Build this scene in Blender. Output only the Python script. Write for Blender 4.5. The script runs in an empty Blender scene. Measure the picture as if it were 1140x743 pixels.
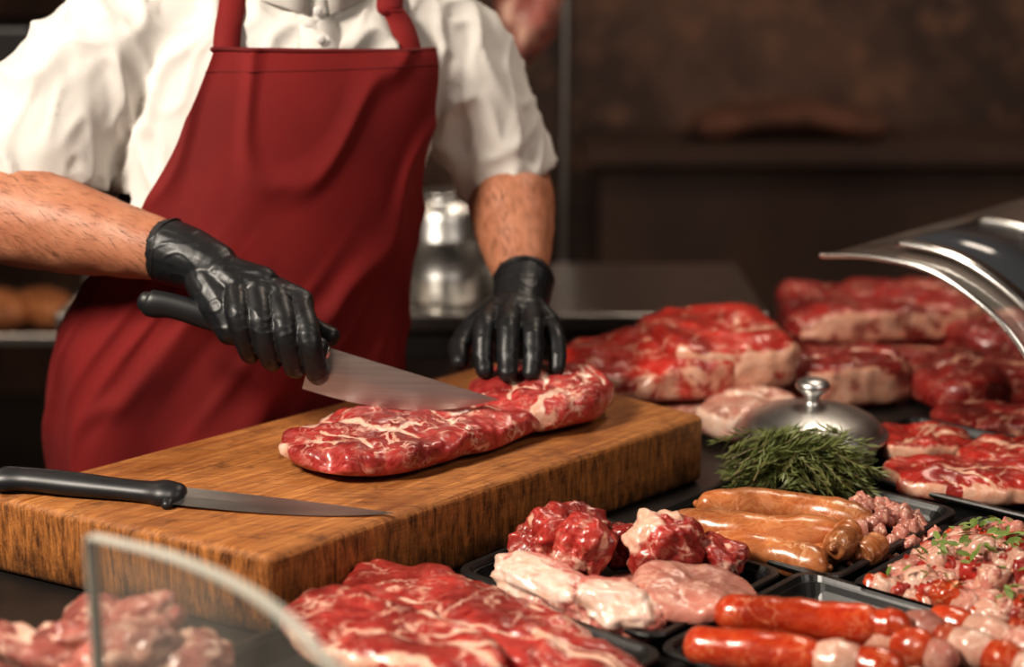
import bpy, bmesh, math, random
import numpy as np
from mathutils import Vector, Matrix, noise
from mathutils.bvhtree import BVHTree
random.seed(7); np.random.seed(7)
D=bpy.data; C=bpy.context
def link(o,parent=None):
    C.scene.collection.objects.link(o)
    if parent: o.parent=parent
    return o
def empty(name):
    e=D.objects.new(name,None); e.empty_display_size=.05
    return link(e)
# ---------------- materials ----------------
class NT:
    def __init__(s,name):
        s.m=D.materials.new(name); s.m.use_nodes=True
        s.t=s.m.node_tree; s.t.nodes.clear()
        s.out=s.t.nodes.new('ShaderNodeOutputMaterial')
        s.p=s.t.nodes.new('ShaderNodeBsdfPrincipled')
        s.t.links.new(s.p.outputs[0],s.out.inputs[0])
        s.tc=s.t.nodes.new('ShaderNodeTexCoord')
    def n(s,ty,ins=None,**kw):
        nd=s.t.nodes.new(ty)
        for k,v in kw.items(): setattr(nd,k,v)
        for k,v in (ins or {}).items(): s.set(nd,k,v)
        return nd
    def set(s,nd,k,v):
        sock=nd.inputs[k]
        if isinstance(v,bpy.types.NodeSocket): s.t.links.new(v,sock)
        else: sock.default_value=v
    def P(s,**kw):
        for k,v in kw.items(): s.set(s.p,k.replace('_',' '),v)
    def math(s,op,a,b=0.0):
        nd=s.n('ShaderNodeMath',{0:a,1:b},operation=op); return nd.outputs[0]
    def mr(s,v,a,b,c=0.,d=1.):
        nd=s.n('ShaderNodeMapRange',{0:v,1:a,2:b,3:c,4:d}); nd.clamp=True; return nd.outputs[0]
    def mix(s,f,a,b,bt='MIX'):
        nd=s.n('ShaderNodeMix',data_type='RGBA',blend_type=bt)
        s.set(nd,0,f); s.set(nd,6,a); s.set(nd,7,b); return nd.outputs[2]
    def noise(s,vec,scale,detail=3,rough=.55,dist=0.):
        return s.n('ShaderNodeTexNoise',{'Vector':vec,'Scale':scale,'Detail':detail,'Roughness':rough,'Distortion':dist})
    def mapping(s,vec,rot=(0,0,0),scale=(1,1,1)):
        return s.n('ShaderNodeMapping',{'Vector':vec,'Rotation':rot,'Scale':scale}).outputs[0]
    def bump(s,h,strength=.3,dist=.002):
        b=s.n('ShaderNodeBump',{'Height':h,'Strength':strength,'Distance':dist})
        s.t.links.new(b.outputs[0],s.p.inputs['Normal'])
def c4(c): return (c[0],c[1],c[2],1)
def simple(name,col,rough=.5,metal=0.,col2=None,nscale=20,bump=0.,bscale=200,bdist=.001,sss=0.,coat=0.,sheen=0.,stretch=(1,1,1)):
    t=NT(name); vec=t.mapping(t.tc.outputs['Object'],scale=stretch)
    if col2 is not None:
        nz=t.noise(vec,nscale,4)
        t.P(Base_Color=t.mix(t.mr(nz.outputs[0],.35,.65),c4(col),c4(col2)))
    else: t.P(Base_Color=c4(col))
    t.P(Roughness=rough,Metallic=metal)
    if sss: t.set(t.p,'Subsurface Weight',sss); t.set(t.p,'Subsurface Radius',(.01,.004,.002)); t.set(t.p,'Subsurface Scale',.6)
    if coat: t.set(t.p,'Coat Weight',coat); t.set(t.p,'Coat Roughness',.15)
    if sheen: t.set(t.p,'Sheen Weight',sheen)
    if bump: t.bump(t.noise(vec,bscale,3).outputs[0],bump,bdist)
    return t.m
def meat_mat(name,dark,light,fatc,vein=.5,vscale=45,patch=0.,rough=.30,coat=.35,mask=(.47,.60),big=.5,bump=.32,fl=.3):
    t=NT(name); ob=t.tc.outputs['Object']
    n0=t.noise(ob,18,3)
    off=t.n('ShaderNodeVectorMath',{0:n0.outputs[1],1:(.5,.5,.5)},operation='SUBTRACT').outputs[0]
    off=t.n('ShaderNodeVectorMath',{0:off,3:.06},operation='SCALE').outputs[0]
    w=t.n('ShaderNodeVectorMath',{0:ob,1:off},operation='ADD').outputs[0]
    def veins(scale,width,m0,m1,ms):
        n1=t.noise(w,scale,4,.55)
        v=t.math('ABSOLUTE',t.math('SUBTRACT',n1.outputs[0],.5))
        v=t.mr(v,.0,width+.001,1.,0.)
        return t.math('MULTIPLY',v,t.mr(t.noise(ob,ms,3).outputs[0],m0,m1))
    v=veins(vscale,.05*vein,mask[0],mask[1],22)
    v2=t.math('MULTIPLY',veins(vscale*2.4,.05*vein,.52,.62,36),fl)
    pt=t.math('MULTIPLY',t.mr(t.noise(w,26,5,.6).outputs[0],.56,.63),patch)
    fine=t.noise(w,120,4,.65).outputs[0]
    at=t.n('ShaderNodeAttribute',attribute_name='fat').outputs['Fac']
    a=t.mr(t.math('ADD',at,t.math('MULTIPLY',t.math('SUBTRACT',fine,.5),1.1)),.36,.66)
    fat=t.math('MAXIMUM',t.math('MAXIMUM',t.math('MAXIMUM',t.math('MULTIPLY',v,.85),v2),pt),t.math('MULTIPLY',a,.93))
    st=t.noise(t.mapping(w,rot=(0,0,.6),scale=(1,5,2)),45,4,.65).outputs[0]
    lean=t.mix(t.mr(st,.34,.68),c4(dark),c4(light))
    lg=t.mr(t.noise(ob,14,3,.55).outputs[0],.36,.62,1.-big,1.12)
    lean=t.mix(1.,lean,t.n('ShaderNodeCombineColor',{0:lg,1:lg,2:lg}).outputs[0],'MULTIPLY')
    fc=t.mix(t.mr(fine,.35,.65),c4(fatc),c4((fatc[0]*.87,fatc[1]*.66,fatc[2]*.56)))
    t.P(Base_Color=t.mix(fat,lean,fc),Roughness=t.mr(fine,.3,.7,rough-.08,rough+.15))
    t.set(t.p,'Subsurface Weight',.10); t.set(t.p,'Subsurface Radius',(.008,.002,.0015)); t.set(t.p,'Subsurface Scale',.5)
    t.set(t.p,'Coat Weight',coat); t.set(t.p,'Coat Roughness',.15)
    h=t.math('ADD',t.math('MULTIPLY',fat,.4),t.math('ADD',t.math('MULTIPLY',fine,.7),t.math('MULTIPLY',st,.9)))
    t.bump(h,bump,.0018)
    return t.m
M={}
M['beef']=meat_mat('beef',(.18,.010,.010),(.40,.048,.040),(.78,.50,.38),vein=.45)
M['ribeye']=meat_mat('ribeye',(.28,.018,.019),(.54,.088,.074),(.88,.64,.53),vein=.8,vscale=30,big=.45,fl=.35)
M['steakred']=meat_mat('steak_red',(.27,.016,.014),(.52,.072,.056),(.86,.62,.50),vein=.75,vscale=26,big=.5,fl=.3)
M['beef_bright']=meat_mat('beef_bright',(.33,.014,.010),(.58,.058,.040),(.82,.54,.41),vein=.5,vscale=24,big=.45)
M['pork']=meat_mat('pork',(.36,.09,.075),(.56,.20,.16),(.82,.60,.50),vein=1.0,vscale=30,patch=.5)
M['pale']=meat_mat('pale_pork',(.48,.20,.15),(.60,.30,.23),(.80,.64,.54),vein=.8,vscale=40,patch=.5,big=.3)
M['fatty']=meat_mat('fatty_pork',(.50,.12,.10),(.64,.25,.20),(.86,.72,.63),vein=1.3,vscale=24,patch=.85,big=.3)
M['mince']=meat_mat('mince',(.48,.17,.13),(.60,.27,.21),(.80,.58,.48),vein=.9,vscale=60,patch=.4,big=.35)
M['saus']=meat_mat('raw_sausage',(.40,.115,.036),(.60,.245,.095),(.78,.48,.28),vein=.6,vscale=40,patch=.22,rough=.25,coat=.5,big=.45,bump=.2)
M['redsaus']=meat_mat('red_sausage',(.42,.026,.008),(.58,.085,.024),(.78,.36,.20),vein=.35,vscale=50,patch=.16,rough=.20,coat=.7,big=.35,bump=.2)
M['bacon']=meat_mat('bacon',(.60,.28,.20),(.72,.45,.35),(.84,.70,.60),vein=.8,vscale=40,patch=.6,rough=.25,coat=.6,big=.2,bump=.25)
M['steel']=simple('brushed_steel',(.62,.60,.57),.28,1.,(.5,.48,.46),30,.1,300,stretch=(1,1,8))
M['alu']=simple('satin_aluminium',(.70,.69,.67),.36,1.,(.58,.57,.55),60,.1,200)
M['blade']=simple('blade_steel',(.80,.78,.75),.28,1.,(.68,.66,.64),12,.08,150,stretch=(1,1,30))
M['darksteel']=simple('dark_steel',(.10,.09,.085),.35,.8,(.06,.055,.05),10,.1)
M['tinted']=simple('smoked_glass',(.05,.053,.06),.12,0)
M['chrome']=simple('chrome',(.85,.83,.80),.25,1.)
M['black']=simple('black_plastic',(.010,.010,.011),.34,0,(.016,.016,.015),15,.1,120)
M['handle']=simple('knife_handle',(.012,.013,.015),.42,0,(.018,.018,.02),40,.2,500,.0004)
M['glove']=simple('nitrile_glove',(.010,.011,.0125),.42,0,(.016,.017,.019),60,.25,110,.0015)
M['shirt']=simple('white_cotton',(.70,.67,.63),.88,0,(.64,.61,.57),6,.3,900,.0006)
M['apron']=simple('red_canvas',(.190,.0065,.0065),.85,0,(.145,.0048,.005),9,.4,700,.0006)
M['apron_seam']=simple('red_seam',(.12,.004,.004),.8)
M['skin']=simple('skin',(.48,.215,.125),.52,0,(.41,.165,.092),26,.4,240,.0009,sss=.10)
M['hair']=simple('hair',(.03,.015,.008),.6); M['armhair']=simple('arm_hair',(.055,.025,.012),.5)
M['trouser']=simple('trousers',(.02,.02,.025),.85)
M['eye']=simple('eye_white',(.75,.72,.7),.2); M['iris']=simple('iris',(.05,.03,.02),.15)
M['lip']=simple('lips',(.45,.14,.11),.4)
M['green']=simple('rosemary_leaf',(.10,.13,.035),.5,0,(.20,.22,.08),60)
M['herb']=simple('herb_leaf',(.12,.18,.035),.45,0,(.22,.28,.07),60)
M['stem']=simple('stem',(.16,.13,.05),.6)
M['bread']=simple('bread',(.36,.14,.05),.7,0,(.2,.065,.02),20,.3)
M['button']=simple('button',(.7,.68,.65),.3)
M['floor']=simple('floor_tile',(.035,.028,.024),.5,0,(.05,.04,.033),3,.1)
M['ceiling']=simple('ceiling_dark',(.03,.025,.02),.8)
M['counter']=simple('counter_dark',(.014,.012,.011),.4,.0,(.024,.019,.017),10,.1)
M['crate']=simple('dark_wood',(.060,.032,.021),.8,0,(.04,.021,.015),4,.2)
M['rust']=simple('terracotta',(.13,.052,.030),.8,0,(.07,.03,.018),12,.2)
M['rim']=simple('glass_edge',(.50,.49,.43),.2,0)
# wall
t=NT('wall_grime'); ob=t.tc.outputs['Object']
na=t.noise(ob,1.1,5,.62,.6).outputs[0]; nb=t.noise(t.mapping(ob,scale=(1,1,.5)),2.6,5,.6).outputs[0]; nc=t.noise(ob,9,5,.75).outputs[0]
col=t.mix(t.mr(na,.36,.66),(.034,.019,.014,1),(.125,.066,.043,1))
col=t.mix(t.mr(nb,.46,.66,0,.85),col,(.018,.011,.009,1))
col=t.mix(t.mr(nc,.50,.72,0,.65),col,(.26,.125,.07,1))
t.P(Base_Color=col,Roughness=.7); t.bump(nc,.4,.01); M['wall']=t.m
# wood
t=NT('butcher_block_wood'); ob=t.tc.outputs['Object']
mp=t.mapping(ob,rot=(0,0,-math.radians(45.5)))
g=t.noise(t.mapping(mp,scale=(1.2,20,20)),6,6,.7,1.2).outputs[0]
g2=t.noise(t.mapping(mp,scale=(2.2,70,8)),8,4,.7).outputs[0]
bl=t.noise(ob,7,6,.7).outputs[0]; bl2=t.noise(ob,26,5,.75).outputs[0]
col=t.mix(t.mr(g,.32,.68),(.27,.085,.018,1),(.60,.265,.082,1))
col=t.mix(t.mr(g2,.46,.70,0,.7),col,(.17,.050,.013,1))
col=t.mix(t.mr(bl,.49,.66,0,.7),col,(.17,.053,.015,1))
col=t.mix(t.mr(bl2,.55,.70,0,.7),col,(.075,.025,.009,1))
sc1=t.noise(t.mapping(ob,rot=(0,0,.5),scale=(6,160,1)),3,2,.5).outputs[0]; sc2=t.noise(t.mapping(ob,rot=(0,0,-.4),scale=(6,170,1)),3,2,.5).outputs[0]
sm_=t.math('MAXIMUM',t.mr(sc1,.60,.66),t.mr(sc2,.61,.67))
col=t.mix(t.math('MULTIPLY',sm_,.5),col,(.09,.030,.010,1))
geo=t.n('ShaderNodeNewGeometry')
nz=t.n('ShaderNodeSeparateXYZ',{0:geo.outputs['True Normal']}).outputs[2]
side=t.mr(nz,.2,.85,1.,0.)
eg=t.noise(t.mapping(mp,scale=(30,30,5)),5,6,.8,.5).outputs[0]
sc=t.mix(t.mr(eg,.36,.62),(.045,.014,.005,1),(.58,.23,.062,1))
col=t.mix(t.math('MULTIPLY',side,.85),col,sc)
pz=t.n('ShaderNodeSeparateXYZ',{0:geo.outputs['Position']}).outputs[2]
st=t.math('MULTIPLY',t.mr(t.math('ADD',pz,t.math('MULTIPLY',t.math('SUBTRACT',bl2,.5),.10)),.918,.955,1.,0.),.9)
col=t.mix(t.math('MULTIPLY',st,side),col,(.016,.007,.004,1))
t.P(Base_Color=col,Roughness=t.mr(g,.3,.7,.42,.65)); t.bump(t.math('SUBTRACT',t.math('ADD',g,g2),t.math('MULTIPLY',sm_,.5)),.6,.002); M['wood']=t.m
def glass(name,tint,base,k,haze):
    m=D.materials.new(name); m.use_nodes=True; nt=m.node_tree; nt.nodes.clear(); N=nt.nodes.new; Lk=nt.links.new
    o=N('ShaderNodeOutputMaterial'); mx=N('ShaderNodeMixShader'); mh=N('ShaderNodeMixShader')
    tr=N('ShaderNodeBsdfTransparent'); tr.inputs[0].default_value=c4(tint)
    df=N('ShaderNodeBsdfDiffuse'); df.inputs[0].default_value=(.8,.74,.67,1)  # pale diffuse: smudges, plus reflected haze painted into the glass
    tc=N('ShaderNodeTexCoord'); mp=N('ShaderNodeMapping'); mp.inputs['Scale'].default_value=(1,1,.25); nz=N('ShaderNodeTexNoise'); nz.inputs['Scale'].default_value=9; nz.inputs['Detail'].default_value=4
    mr=N('ShaderNodeMapRange'); mr.inputs[1].default_value=.3; mr.inputs[2].default_value=.75; mr.inputs[3].default_value=haze*.4; mr.inputs[4].default_value=haze*1.6
    Lk(tc.outputs['Object'],mp.inputs[0]); Lk(mp.outputs[0],nz.inputs[0]); Lk(nz.outputs[0],mr.inputs[0]); Lk(mr.outputs[0],mh.inputs[0]); Lk(tr.outputs[0],mh.inputs[1]); Lk(df.outputs[0],mh.inputs[2])
    gl=N('ShaderNodeBsdfGlossy'); gl.inputs['Roughness'].default_value=.05; gl.inputs[0].default_value=(.9,.9,.9,1)
    lw=N('ShaderNodeLayerWeight'); lw.inputs[0].default_value=.5
    p=N('ShaderNodeMath'); p.operation='POWER'; p.inputs[1].default_value=3.5
    q=N('ShaderNodeMath'); q.operation='MULTIPLY_ADD'; q.inputs[1].default_value=k; q.inputs[2].default_value=base
    Lk(lw.outputs['Facing'],p.inputs[0]); Lk(p.outputs[0],q.inputs[0]); Lk(q.outputs[0],mx.inputs[0])
    Lk(mh.outputs[0],mx.inputs[1]); Lk(gl.outputs[0],mx.inputs[2]); Lk(mx.outputs[0],o.inputs[0])
    return m
M['glass']=glass('clear_glass',(.93,.94,.92),.07,.7,.08)
M['canopy']=glass('canopy_glass',(.93,.93,.91),.10,.8,.20)
# ---------------- mesh tools ----------------
class MB:
    def __init__(s): s.v=[];s.f=[];s.m=[];s.at=[]
    def add(s,v,f,mi=0,at=None):
        o=len(s.v); s.v.extend([tuple(map(float,p)) for p in v]); s.f.extend([tuple(i+o for i in q) for q in f])
        s.m.extend(mi if isinstance(mi,list) else [mi]*len(f)); s.at.extend(list(at) if at is not None else [0.]*len(v))
        return s
    def build(s,name,mats,parent=None,smooth=True,bevel=0,solid=0):
        me=D.meshes.new(name); me.from_pydata(s.v,[],s.f)
        for m in mats: me.materials.append(M[m])
        me.polygons.foreach_set('material_index',s.m)
        me.polygons.foreach_set('use_smooth',[smooth]*len(s.f))
        a=me.attributes.new('fat','FLOAT','POINT'); a.data.foreach_set('value',s.at)
        me.update()
        bm=bmesh.new(); bm.from_mesh(me); bmesh.ops.recalc_face_normals(bm,faces=bm.faces); bm.to_mesh(me); bm.free()
        o=link(D.objects.new(name,me),parent)
        if bevel:
            b=o.modifiers.new('bev','BEVEL'); b.width=bevel; b.segments=3; b.limit_method='ANGLE'; b.angle_limit=.6
        if solid:
            b=o.modifiers.new('sol','SOLIDIFY'); b.thickness=solid; b.offset=1
        return o
def catmull(P,sub):
    P=np.array(P,float); k=len(P)
    E=np.vstack([2*P[0]-P[1],P,2*P[-1]-P[-2]]); out=[]
    for i in range(k-1):
        p0,p1,p2,p3=E[i],E[i+1],E[i+2],E[i+3]
        for j in range(sub):
            t=j/sub
            out.append(.5*((2*p1)+(-p0+p2)*t+(2*p0-5*p1+4*p2-p3)*t*t+(-p0+3*p1-3*p2+p3)*t**3))
    out.append(P[-1]); return np.array(out)
def tube(pts,rad,n=16,sub=6,caps=True,up=(0,0,1),ratio=1.,closed_flat=False):
    pts=np.array(pts,float); rad=np.array(rad,float).reshape(len(pts),-1)
    ratio=np.broadcast_to(np.array(ratio,float),(len(pts),)).reshape(-1,1)
    A=catmull(np.hstack([pts,rad[:,:1],ratio]),sub)
    P=A[:,:3]; R=np.maximum(A[:,3],1e-4); Q=A[:,4]
    T=np.gradient(P,axis=0); T/=np.linalg.norm(T,axis=1)[:,None]+1e-9
    u=np.array(up,float); U=[]
    if abs(np.dot(u/np.linalg.norm(u),T[0]))>.97: u=np.array([0.,1.,0.]) if abs(T[0][1])<.9 else np.array([1.,0.,0.])
    for i in range(len(P)):
        u=u-np.dot(u,T[i])*T[i]; u/=np.linalg.norm(u)+1e-9; U.append(u.copy())
    seq=[]
    if caps:
        for k in [4,3,2,1]:
            a=k*math.pi/2/4.6; seq.append((P[0]-T[0]*R[0]*math.sin(a),R[0]*math.cos(a),Q[0],T[0],U[0]))
    for i in range(len(P)): seq.append((P[i],R[i],Q[i],T[i],U[i]))
    if caps:
        for k in range(1,5):
            a=k*math.pi/2/4.6; seq.append((P[-1]+T[-1]*R[-1]*math.sin(a),R[-1]*math.cos(a),Q[-1],T[-1],U[-1]))
    V=[];F=[]; th=np.linspace(0,2*math.pi,n,endpoint=False)
    for p,r,q,tt,uu in seq:
        s=np.cross(tt,uu)
        for a in th: V.append(p+r*math.cos(a)*s+r*q*math.sin(a)*uu)
    m=len(seq)
    for i in range(m-1):
        for j in range(n):
            F.append((i*n+j,i*n+(j+1)%n,(i+1)*n+(j+1)%n,(i+1)*n+j))
    if caps or closed_flat:
        F.append(tuple(range(n))[::-1]); F.append(tuple((m-1)*n+j for j in range(n)))
    return V,F
_ico={}
def ico(sub):
    if sub not in _ico:
        bm=bmesh.new(); bmesh.ops.create_icosphere(bm,subdivisions=sub,radius=1)
        _ico[sub]=(np.array([v.co[:] for v in bm.verts]),[tuple(v.index for v in f.verts) for f in bm.faces]); bm.free()
    return _ico[sub]
def rotm(rx,ry,rz): return np.array(Matrix.Rotation(rz,3,'Z')@Matrix.Rotation(ry,3,'Y')@Matrix.Rotation(rx,3,'X'))
def chunk(mb,c,size,rot=(0,0,0),seed=0,p=2.6,amp=.15,sub=4,mi=0,fatside=None,freq=1.6,flat=None):
    V,F=ico(sub); r=(np.abs(V)**p).sum(1)**(-1/p); W=V*r[:,None]
    s=Vector((seed*3.1,seed*1.7,seed*.9)); d=[];fa=[]
    for v in V:
        vv=Vector(v); a=noise.noise(vv*freq+s)+.4*noise.noise(vv*freq*2.7+s)+.12*noise.noise(vv*freq*7+s); d.append(1+amp*a)
        if fatside is not None:
            q=vv.dot(Vector(fatside).normalized())+.5*noise.noise(vv*2.2+s); fa.append(max(0,min(1,(q-.25)*2.2)))
        else: fa.append(max(0,min(1,(noise.noise(vv*1.9+s*1.3)-.22)*3)))
    W=W*np.array(d)[:,None]*np.array(size)
    W=W@rotm(*rot).T+np.array(c)
    if flat is not None: W[:,2]=np.maximum(W[:,2],flat)
    mb.add(W,F,mi,fa)
def ellip(mb,c,size,rot=(0,0,0),sub=3,mi=0):
    V,F=ico(sub); mb.add((V*np.array(size))@rotm(*rot).T+np.array(c),F,mi)
def slab(mb,cx,cy,z0,th,outline,seed=0,p=4.,nr=56,na=200,rough=.004,seams=(),rim=None,mi=0,tilt=(0,0),freq=26,groove=.004,ksm=5.5):
    o=np.array(outline,float); ang=np.arctan2(o[:,1],o[:,0]); rr=np.hypot(o[:,0],o[:,1]); ix=np.argsort(ang); ang=ang[ix]; rr=rr[ix]
    TH=np.linspace(-math.pi,math.pi,na,endpoint=False)
    R=np.interp(TH,np.r_[ang-2*math.pi,ang,ang+2*math.pi],np.r_[rr,rr,rr])
    k=np.exp(-(np.arange(-12,13)/ksm)**2); k/=k.sum(); R=np.convolve(np.r_[R[-12:],R,R[:12]],k,'valid')
    ph=np.linspace(math.pi/2,-math.pi/2,900); rho=np.maximum(np.cos(ph),0)**(2/p); zz=np.sign(np.sin(ph))*np.abs(np.sin(ph))**(2/p)
    L=np.r_[0,np.cumsum(np.hypot(np.diff(rho)*R.mean(),np.diff(zz)*th/2))]; S=np.linspace(0,L[-1],nr+2)[1:-1]
    rho=np.interp(S,L,rho); zz=np.interp(S,L,zz)
    s=Vector((seed*5.3,seed*2.1,seed)); V=[];at=[]
    def put(x,y,ro,z):
        q=Vector((x,y,z*th*.5)); n1=noise.noise(q*freq+s); n2=noise.noise(q*freq*2.6+s); n3=noise.noise(q*freq*6+s)
        up=(z+1)/2
        wx=x+.013*noise.noise(q*22+s)+.005*noise.noise(q*70+s); wy=y+.013*noise.noise(q*22-s)+.005*noise.noise(q*70-s)
        f=0.; gr=0.
        for pl,w in seams:
            best=9
            for (ax,ay),(bx,by) in zip(pl[:-1],pl[1:]):
                dx,dy=bx-ax,by-ay; t=max(0,min(1,((wx-ax)*dx+(wy-ay)*dy)/(dx*dx+dy*dy+1e-12)))
                best=min(best,math.hypot(wx-ax-t*dx,wy-ay-t*dy))
            ww=w*max(.25,(.8+1.2*noise.noise(q*34+s))); f=max(f,math.exp(-(best/max(ww,1e-4))**2)*.95); gr=max(gr,math.exp(-(best/(w*1.3))**2))
        if rim is not None:
            a=math.atan2(y,x); f=max(f,rim(a,ro,z)*(.6+.8*(noise.noise(q*40+s*2)+.4)))
        zt=z0+th*up+(rough*(n1*1.3+.45*n2+.10*n3)-groove*gr)*(up**.5)+(tilt[0]*x+tilt[1]*y)*up
        k=1+ (.07*n1+.035*n2+.008*n3)*(ro**2)
        V.append((cx+x*k,cy+y*k,max(zt,z0))); at.append(f)
    put(0,0,0,1)
    for i in range(nr):
        for j in range(na): put(R[j]*rho[i]*math.cos(TH[j]),R[j]*rho[i]*math.sin(TH[j]),rho[i],zz[i])
    put(0,0,0,-1); F=[]
    for j in range(na): F.append((0,1+j,1+(j+1)%na))
    for i in range(nr-1):
        for j in range(na): F.append((1+i*na+j,1+(i+1)*na+j,1+(i+1)*na+(j+1)%na,1+i*na+(j+1)%na))
    e=1+nr*na
    for j in range(na): F.append((e,1+(nr-1)*na+(j+1)%na,1+(nr-1)*na+j))
    mb.add(V,F,mi,at)
def box(mb,c,s,rz=0,mi=0):
    V=[(x*s[0]/2,y*s[1]/2,z*s[2]/2) for x in(-1,1) for y in(-1,1) for z in(-1,1)]
    V=np.array(V)@rotm(0,0,rz).T+np.array(c)
    mb.add(V,[(0,1,3,2),(4,6,7,5),(0,4,5,1),(2,3,7,6),(0,2,6,4),(1,5,7,3)],mi)
def lathe(mb,prof,cx,cy,n=64,mi=0):
    V=[];F=[]
    for r,z in prof:
        for j in range(n):
            a=2*math.pi*j/n; V.append((cx+r*math.cos(a),cy+r*math.sin(a),z))
    for i in range(len(prof)-1):
        for j in range(n): F.append((i*n+j,i*n+(j+1)%n,(i+1)*n+(j+1)%n,(i+1)*n+j))
    F.append(tuple(range(n))[::-1]); F.append(tuple((len(prof)-1)*n+j for j in range(n)))
    mb.add(V,F,mi)
def prism(mb,poly,z0,z1,mi=0):
    n=len(poly); V=[(x,y,z0) for x,y in poly]+[(x,y,z1) for x,y in poly]
    mb.add(V,[tuple(range(n))[::-1],tuple(range(n,2*n))]+[(i,(i+1)%n,n+(i+1)%n,n+i) for i in range(n)],mi)
def remesh(o,vox,it=6,fac=.5):
    r=o.modifiers.new('r','REMESH'); r.mode='VOXEL'; r.voxel_size=vox; r.use_smooth_shade=True
    s=o.modifiers.new('s','SMOOTH'); s.factor=fac; s.iterations=it
    dg=C.evaluated_depsgraph_get(); me=D.meshes.new_from_object(o.evaluated_get(dg)); mats=list(o.data.materials)
    o.modifiers.clear(); o.data=me
    me.materials.clear(); me.materials.append(mats[0])
    me.polygons.foreach_set('use_smooth',[True]*len(me.polygons))
    return o
def displace(o,fn):
    me=o.data; me.update(); nn=[v.normal.copy() for v in me.vertices]
    for v,n in zip(me.vertices,nn): v.co=v.co+n*fn(v.co,n)
    me.update()
ev=np.array([.70,.714]); nv=np.array([-.714,.70])
av=np.array([.75,-.6614]); bv=np.array([.6614,.75])
DROP=.018; CT=.94-DROP; low=[]
def lo(o): low.append(o); return o
# ---------------- room ----------------
def quad(name,c,s,mat):
    mb=MB(); box(mb,c,s); return mb.build(name,[mat],smooth=False)
quad('floor',(0.5,1.8,-.05),(7,8.6,.1),'floor')
quad('ceiling',(0.5,1.8,3.15),(7,8.6,.1),'ceiling')
quad('wall_back',(0.5,5.45,1.55),(7,.1,3.1),'wall')
quad('wall_left',(-3.05,1.8,1.55),(.1,7.2,3.1),'wall')
quad('wall_right',(4.05,1.8,1.55),(.1,7.2,3.1),'wall')
# ---------------- counter ----------------
def EN(e,n): p=ev*e+nv*n; return (p[0],p[1])
mb=MB(); prism(mb,[EN(.50,.45),EN(3.0,.45),EN(3.0,1.45),EN(.50,1.45)],.885,CT,0)
prism(mb,[EN(.54,.49),EN(2.96,.49),EN(2.96,1.41),EN(.54,1.41)],.10,.885,1)
prism(mb,[EN(.60,.55),EN(2.9,.55),EN(2.9,1.35),EN(.60,1.35)],.0,.10,1)
mb.build('display_counter',['counter','darksteel'],smooth=False,bevel=.004)
# ---------------- board ----------------
Cc=(-.212,1.388); L=(-.507,1.549); R=(.214,1.815); BR=(-.022,2.046)
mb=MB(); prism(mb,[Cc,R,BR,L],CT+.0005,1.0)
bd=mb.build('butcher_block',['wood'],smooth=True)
b=bd.modifiers.new('b','BEVEL'); b.width=.008; b.segments=5; b.limit_method='ANGLE'; b.angle_limit=.5
# ---------------- butcher ----------------
man=empty('butcher')
yaw=math.radians(20); f=np.array([math.sin(yaw),-math.cos(yaw)]); l=np.array([-math.cos(yaw),-math.sin(yaw)])
TS=np.array([(.40,-.345,2.0,.20,.14),(.78,-.345,2.00,.185,.135),(.95,-.345,1.99,.187,.147),(1.05,-.335,1.985,.187,.15),(1.15,-.31,1.985,.180,.14),(1.25,-.285,1.99,.178,.128),(1.33,-.262,2.0,.185,.12),(1.39,-.25,2.01,.188,.112),(1.43,-.25,2.015,.165,.095),(1.46,-.25,2.02,.12,.078),(1.485,-.25,2.02,.07,.065)])
zg=np.linspace(.4,1.485,300); TG=[np.interp(zg,TS[:,0],TS[:,i]) for i in range(1,5)]
kk=np.exp(-(np.arange(-14,15)/7.)**2); kk/=kk.sum()
TG=[np.convolve(np.r_[[g[0]]*14,g,[g[-1]]*14],kk,'valid') for g in TG]
def sec(z): return [float(np.interp(z,zg,g)) for g in TG]
def tp(z,a,off=0.):
    cx,cy,w,d=sec(z); sa,ca=math.sin(a),math.cos(a); e=2/2.15
    x=(w+off)*math.copysign(abs(sa)**e,sa); y=(d+off)*math.copysign(abs(ca)**e,ca)
    return np.array([cx+x*l[0]+y*f[0],cy+x*l[1]+y*f[1],z])
mb=MB(); zs=np.linspace(.80,1.485,70); n=72; V=[];F=[]
for z in zs:
    for j in range(n): V.append(tp(z,2*math.pi*j/n))
for i in range(len(zs)-1):
    for j in range(n): F.append((i*n+j,i*n+(j+1)%n,(i+1)*n+(j+1)%n,(i+1)*n+j))
F.append(tuple(range(n))); F.append(tuple((len(zs)-1)*n+j for j in range(n)))
mb.add(V,F)
SR=[(-.33,2.0,1.40),(-.405,1.985,1.405),(-.465,1.955,1.375),(-.505,1.925,1.325),(-.532,1.902,1.275),(-.548,1.89,1.235)]
SL=[(-.18,2.03,1.40),(-.115,2.06,1.40),(-.070,2.07,1.36),(-.038,2.080,1.30),(-.009,2.088,1.235),(.002,2.09,1.20)]
mb.add(*tube(SR,[.075,.083,.083,.083,.085,.085],28,8,True)); mb.add(*tube(SL,[.075,.075,.072,.070,.070,.070],28,8,True))
mb.add(*tube([(-.25,2.02,1.46),(-.248,2.015,1.50)],[.062,.060],28,4,False,up=(0,1,0),closed_flat=True))
sh=mb.build('shirt',['shirt'],man); remesh(sh,.005,7)
def wr(co,n):
    q=co; a=noise.noise(Vector((q.x*9,q.y*9,q.z*6+4)))
    rr=noise.noise(Vector((q.x*10+q.z*9,q.y*10,q.z*7-q.x*12))); rd=(1-abs(rr)*3.2); rd=max(rd,0)**1.5
    r2=noise.noise(Vector((q.x*19-q.z*14,q.y*19,q.z*9+q.x*16+9))); r2=max(0,1-abs(r2)*3.8)**1.5
    return .006*a+.0095*rd+.0036*r2-.005
displace(sh,wr)
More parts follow.
